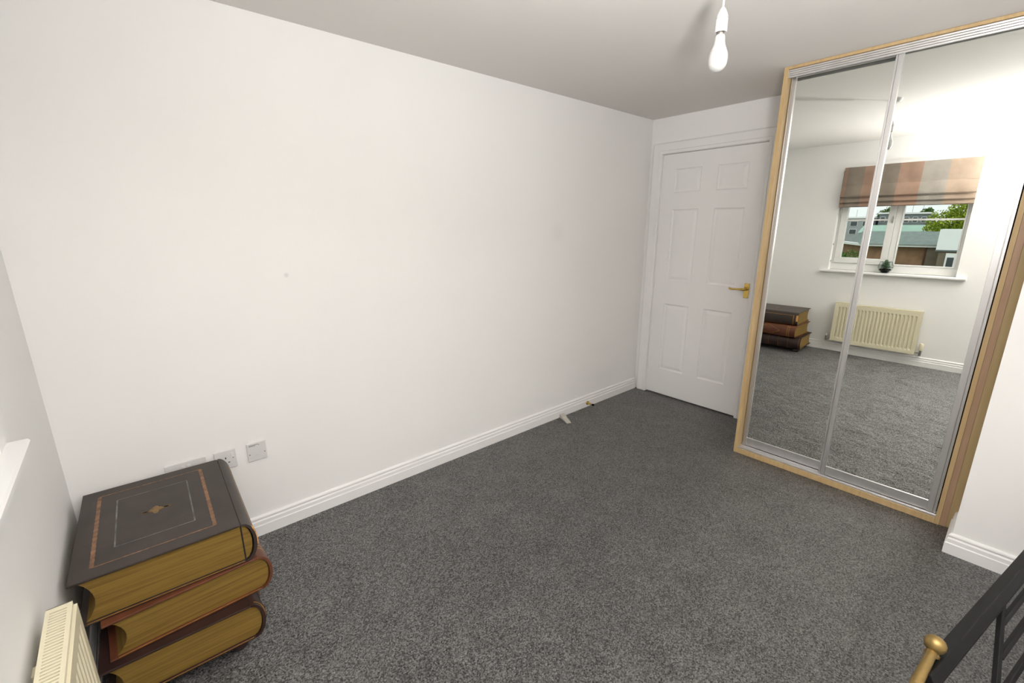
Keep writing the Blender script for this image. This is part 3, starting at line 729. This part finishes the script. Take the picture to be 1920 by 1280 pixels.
# ------------------------------------------------------------------ outside the window
GZ = -4.2
BRICKM = mat('far_brick', srgb(138, 108, 84), .9, var=.2, vscale=1.2)
BRICKSH = mat('far_brick_shaded', srgb(112, 102, 88), .9, var=.15, vscale=1.2)  # right-hand brickwork, its shade put into the greyer colour
ROOFM = mat('grey_green_roof', srgb(112, 126, 122), .7, var=.12, vscale=.8, stretch=(1, 3, 1))
ROOFG = mat('mint_roof', srgb(150, 180, 166), .7, var=.08, vscale=.6)
FASC = mat('white_fascia', (.78, .79, .80), .5, bump=.01)
CLAD = mat('white_cladding', (.80, .84, .85), .5, var=.03, vscale=1)
GREYB = mat('pale_grey_block', srgb(150, 156, 160), .8, var=.08, vscale=.5)
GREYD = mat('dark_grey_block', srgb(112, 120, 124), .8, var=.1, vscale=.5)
FGLASS = mat('far_window_pane', (.06, .07, .08), .15, bump=.01)
GRASS = mat('rough_grass', srgb(88, 104, 58), .95, var=.3, vscale=.6)
LEAFM = mat('leaf_green', srgb(160, 178, 62), .6, var=.35, vscale=1.5)
LEAFD = mat('leaf_dark', srgb(92, 124, 56), .6, var=.3, vscale=2)
BARK = mat('tree_bark', srgb(78, 64, 50), .9, var=.2, vscale=4)
PIPE = mat('brown_pipe', srgb(86, 52, 38), .6, bump=.01)
struct(obj('ground', bx(-160, -1.0, -60, 80, GZ-.3, GZ), GRASS), 'rough ground outside the window')

def annexe():
    r = empty('brick_annexe', (-55, 6.5, GZ)); tag(r, 'low brick building with grey green roof and white fascia outside the window', 'building')
    q = lambda x0, x1, a, b, z0, z1: bx(x0+55, x1+55, a-6.5, b-6.5, z0-GZ, z1-GZ)
    obj('wall', q(-66, -55, -2.0, 9.6, GZ, -1.1), BRICKM, r)
    obj('wall_end', q(-55.3, -54.7, -2.0, 4.55, GZ, -1.12), BRICKSH, r)
    obj('fascia', q(-55.6, -54.4, -2.4, 9.9, -1.25, -1.0), FASC, r)
    # hipped roof
    e = [(-54.2, -2.6), (-54.2, 10.0), (-67, 13.5), (-67, -2.6)]
    bm = bmesh.new()
    lo = [bm.verts.new((x+55, y-6.5, -1.0-GZ)) for x, y in e]
    hi = [bm.verts.new((x+55, y-6.5, .12-GZ)) for x, y in ((-61.5, -2.6), (-61.5, 11.2), (-63, 11.6), (-63, -2.6))]
    for i in range(4): bm.faces.new((lo[i], lo[(i+1) % 4], hi[(i+1) % 4], hi[i]))
    bm.faces.new(hi); bm.faces.new(lo); obj('roof', bm, ROOFM, r)
    # splayed wing on the left with its own fascia
    bm = extrude([(0, 3.1), (-9, 8.4), (-9.4, 8.0), (-.4, 3.0)], lambda a, b, t: (a, b, t), 0, -1.1-GZ); obj('wing_wall', bm, BRICKM, r)
    bm = extrude([(.6, 3.4), (-9, 9.0), (-9.4, 8.6), (.2, 3.1)], lambda a, b, t: (a, b, t), -1.25-GZ, -1.0-GZ); obj('fascia', bm, FASC, r)
    obj('drainpipe', lathe([(.07, 0), (.07, -1.1-GZ)], 8, 'z', (.35, 4.62-6.5, 0)), PIPE, r)
annexe()
def clad_block():
    r = empty('clad_block', (-52, 2.6, GZ)); tag(r, 'white clad box standing before the brick building, seen in the mirror', 'building')
    q = lambda x0, x1, a, b, z0, z1: bx(x0+52, x1+52, a-2.6, b-2.6, z0-GZ, z1-GZ)
    obj('body', q(-54, -52.1, .6, 3.4, GZ, -1.4), BRICKSH, r)
    obj('cladding', q(-54.2, -52, .4, 3.62, -1.33, .52), CLAD, r)
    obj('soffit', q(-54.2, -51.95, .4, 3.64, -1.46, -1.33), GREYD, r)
    w = obj('window', q(-52.15, -52.02, 2.15, 2.86, -3.1, -1.62), FASC, r); obj('pane', q(-52.1, -51.98, 2.26, 2.72, -2.9, -2.0), FGLASS, w)
clad_block()
def block(name, label, x, y0, y1, z1, m, rows, cols, wing=None):
    r = empty(name, (x, (y0+y1)/2, GZ)); tag(r, label, 'building', 'far buildings'); yc = (y0+y1)/2
    obj('wall', bx(-8, 0, y0-yc, y1-yc, 0, z1-GZ), m, r)
    obj('parapet', bx(-8.2, .2, y0-yc-.2, y1-yc+.2, z1-GZ-.25, z1-GZ+.05), FASC, r)
    for i in range(rows):
        for j in range(cols):
            y = y0-yc+(y1-y0)*(j+.5)/cols; z = z1-GZ-1.3-1.6*i; hw = (y1-y0)/cols*.3
            f = obj('window', bx(-.1, .05, y-hw, y+hw, z-.5, z+.5), FASC, r); obj('pane', bx(-.05, .08, y-hw+.06, y+hw-.06, z-.44, z+.44), FGLASS, f)
    # aerial masts on the roof
    for t in (.3, .7):
        y = y0-yc+(y1-y0)*t; obj('roof_mast', tube([(-1, y, z1-GZ), (-1, y, z1-GZ+1.5)], .03, 6), GREYD, r)
block('office_block', 'pale grey office block at the left of the window view', -110, 19.7, 30, 1.95, GREYB, 2, 5)
block('office_block', 'dark grey office block with stepped roof behind the mullion', -112, 16.6, 19.2, 2.75, GREYD, 2, 2)
block('office_block', 'dark grey block left of the large tree', -110, 11.4, 15.2, 2.65, GREYD, 2, 3)
def mint():
    r = empty('mint_roof_hall', (-80, 10.4, GZ)); tag(r, 'long hall with a pale mint green roof behind the brick building', 'building')
    obj('wall', bx(-6, 0, -6.5, 5.0, 0, -.4-GZ), GREYB, r)
    bm = extrude([(.4, -.45-GZ), (-3, .62-GZ), (-6.4, -.45-GZ)], lambda a, b, t: (a, t, b), -6.8, 5.2); obj('roof', bm, ROOFG, r)
mint()
def tree(name, label, x, y, zbase, crown, m, nl, ls, group):
    r = empty(name, (x, y, GZ)); tag(r, label, 'tree' if name != 'leafy_shrub' else 'shrub', group)
    base = Vector((x, y, GZ)); rnd = random.Random(int(abs(x)*7+y*13))
    top = max(c[2] for c in crown)-GZ
    obj('trunk', tube([(0, 0, 0), (.1, .05, top*.4), (0, -.1, top*.8)], [.28 if top > 4 else .06, .2 if top > 4 else .05, .06], 8), BARK, r)
    bm = bmesh.new()
    tot = sum(c[3]**2 for c in crown)
    for cx, cy, cz, cr in crown:
        for k in range(int(nl*cr**2/tot)):
            d = Vector((rnd.gauss(0, 1), rnd.gauss(0, 1), rnd.gauss(0, 1))).normalized()
            p = Vector((cx, cy, cz))-base+d*cr*rnd.uniform(.55, 1.02)*Vector((1, 1, .85)).length/1.65
            u = Vector((rnd.gauss(0, 1), rnd.gauss(0, 1), rnd.gauss(0, .6))).normalized(); v = u.orthogonal().normalized()
            s = ls*rnd.uniform(.6, 1.3)
            bm.faces.new([bm.verts.new(p+u*s), bm.verts.new(p+v*s*.5), bm.verts.new(p-u*s), bm.verts.new(p-v*s*.5)])
    o = obj('foliage', bm, m, r); o['kind'] = 'stuff'
tree('broad_tree', 'large yellow green tree at the right of the window view', -73, 4.4, 0,
     [(-73, 4.8, .4, 2.1), (-73, 3.2, 1.1, 2.3), (-73.5, 6.0, 1.0, 1.5), (-73, 4.2, 2.4, 1.4), (-73, 2.4, 2.9, 1.5), (-72.3, 2.1, .2, 2.5), (-73, 6.2, 0, 1.3), (-73.5, 4.1, 1.9, 1.1), (-73, 1.5, 2.0, 1.7), (-73, 3.6, -1.2, 2.5)], LEAFM, 9000, .17, 'trees outside')
tree('distant_tree', 'small round tree top between the far blocks, left of the mullion', -124, 20.2, 0, [(-124, 20.6, 2.3, 1.3), (-124, 19.6, 2.8, 1.3), (-124, 20.2, .8, 1.7)], LEAFD, 1600, .22, 'trees outside')
tree('distant_tree', 'thin distant tree top beside the large tree', -122, 13.2, 0, [(-122, 13.5, 2.7, .9), (-122, 12.9, 3.1, .7), (-122, 13.2, 1.4, 1.2)], LEAFD, 1200, .2, 'trees outside')
tree('leafy_shrub', 'green shrub before the brick wall at the lower left pane', -42, 8.1, 0, [(-42, 8.0, -1.75, .75), (-42.2, 8.7, -2.0, .8), (-42, 7.5, -2.2, .7), (-42, 8.1, -2.8, 1.1)], LEAFD, 2600, .085, 'shrubs outside')
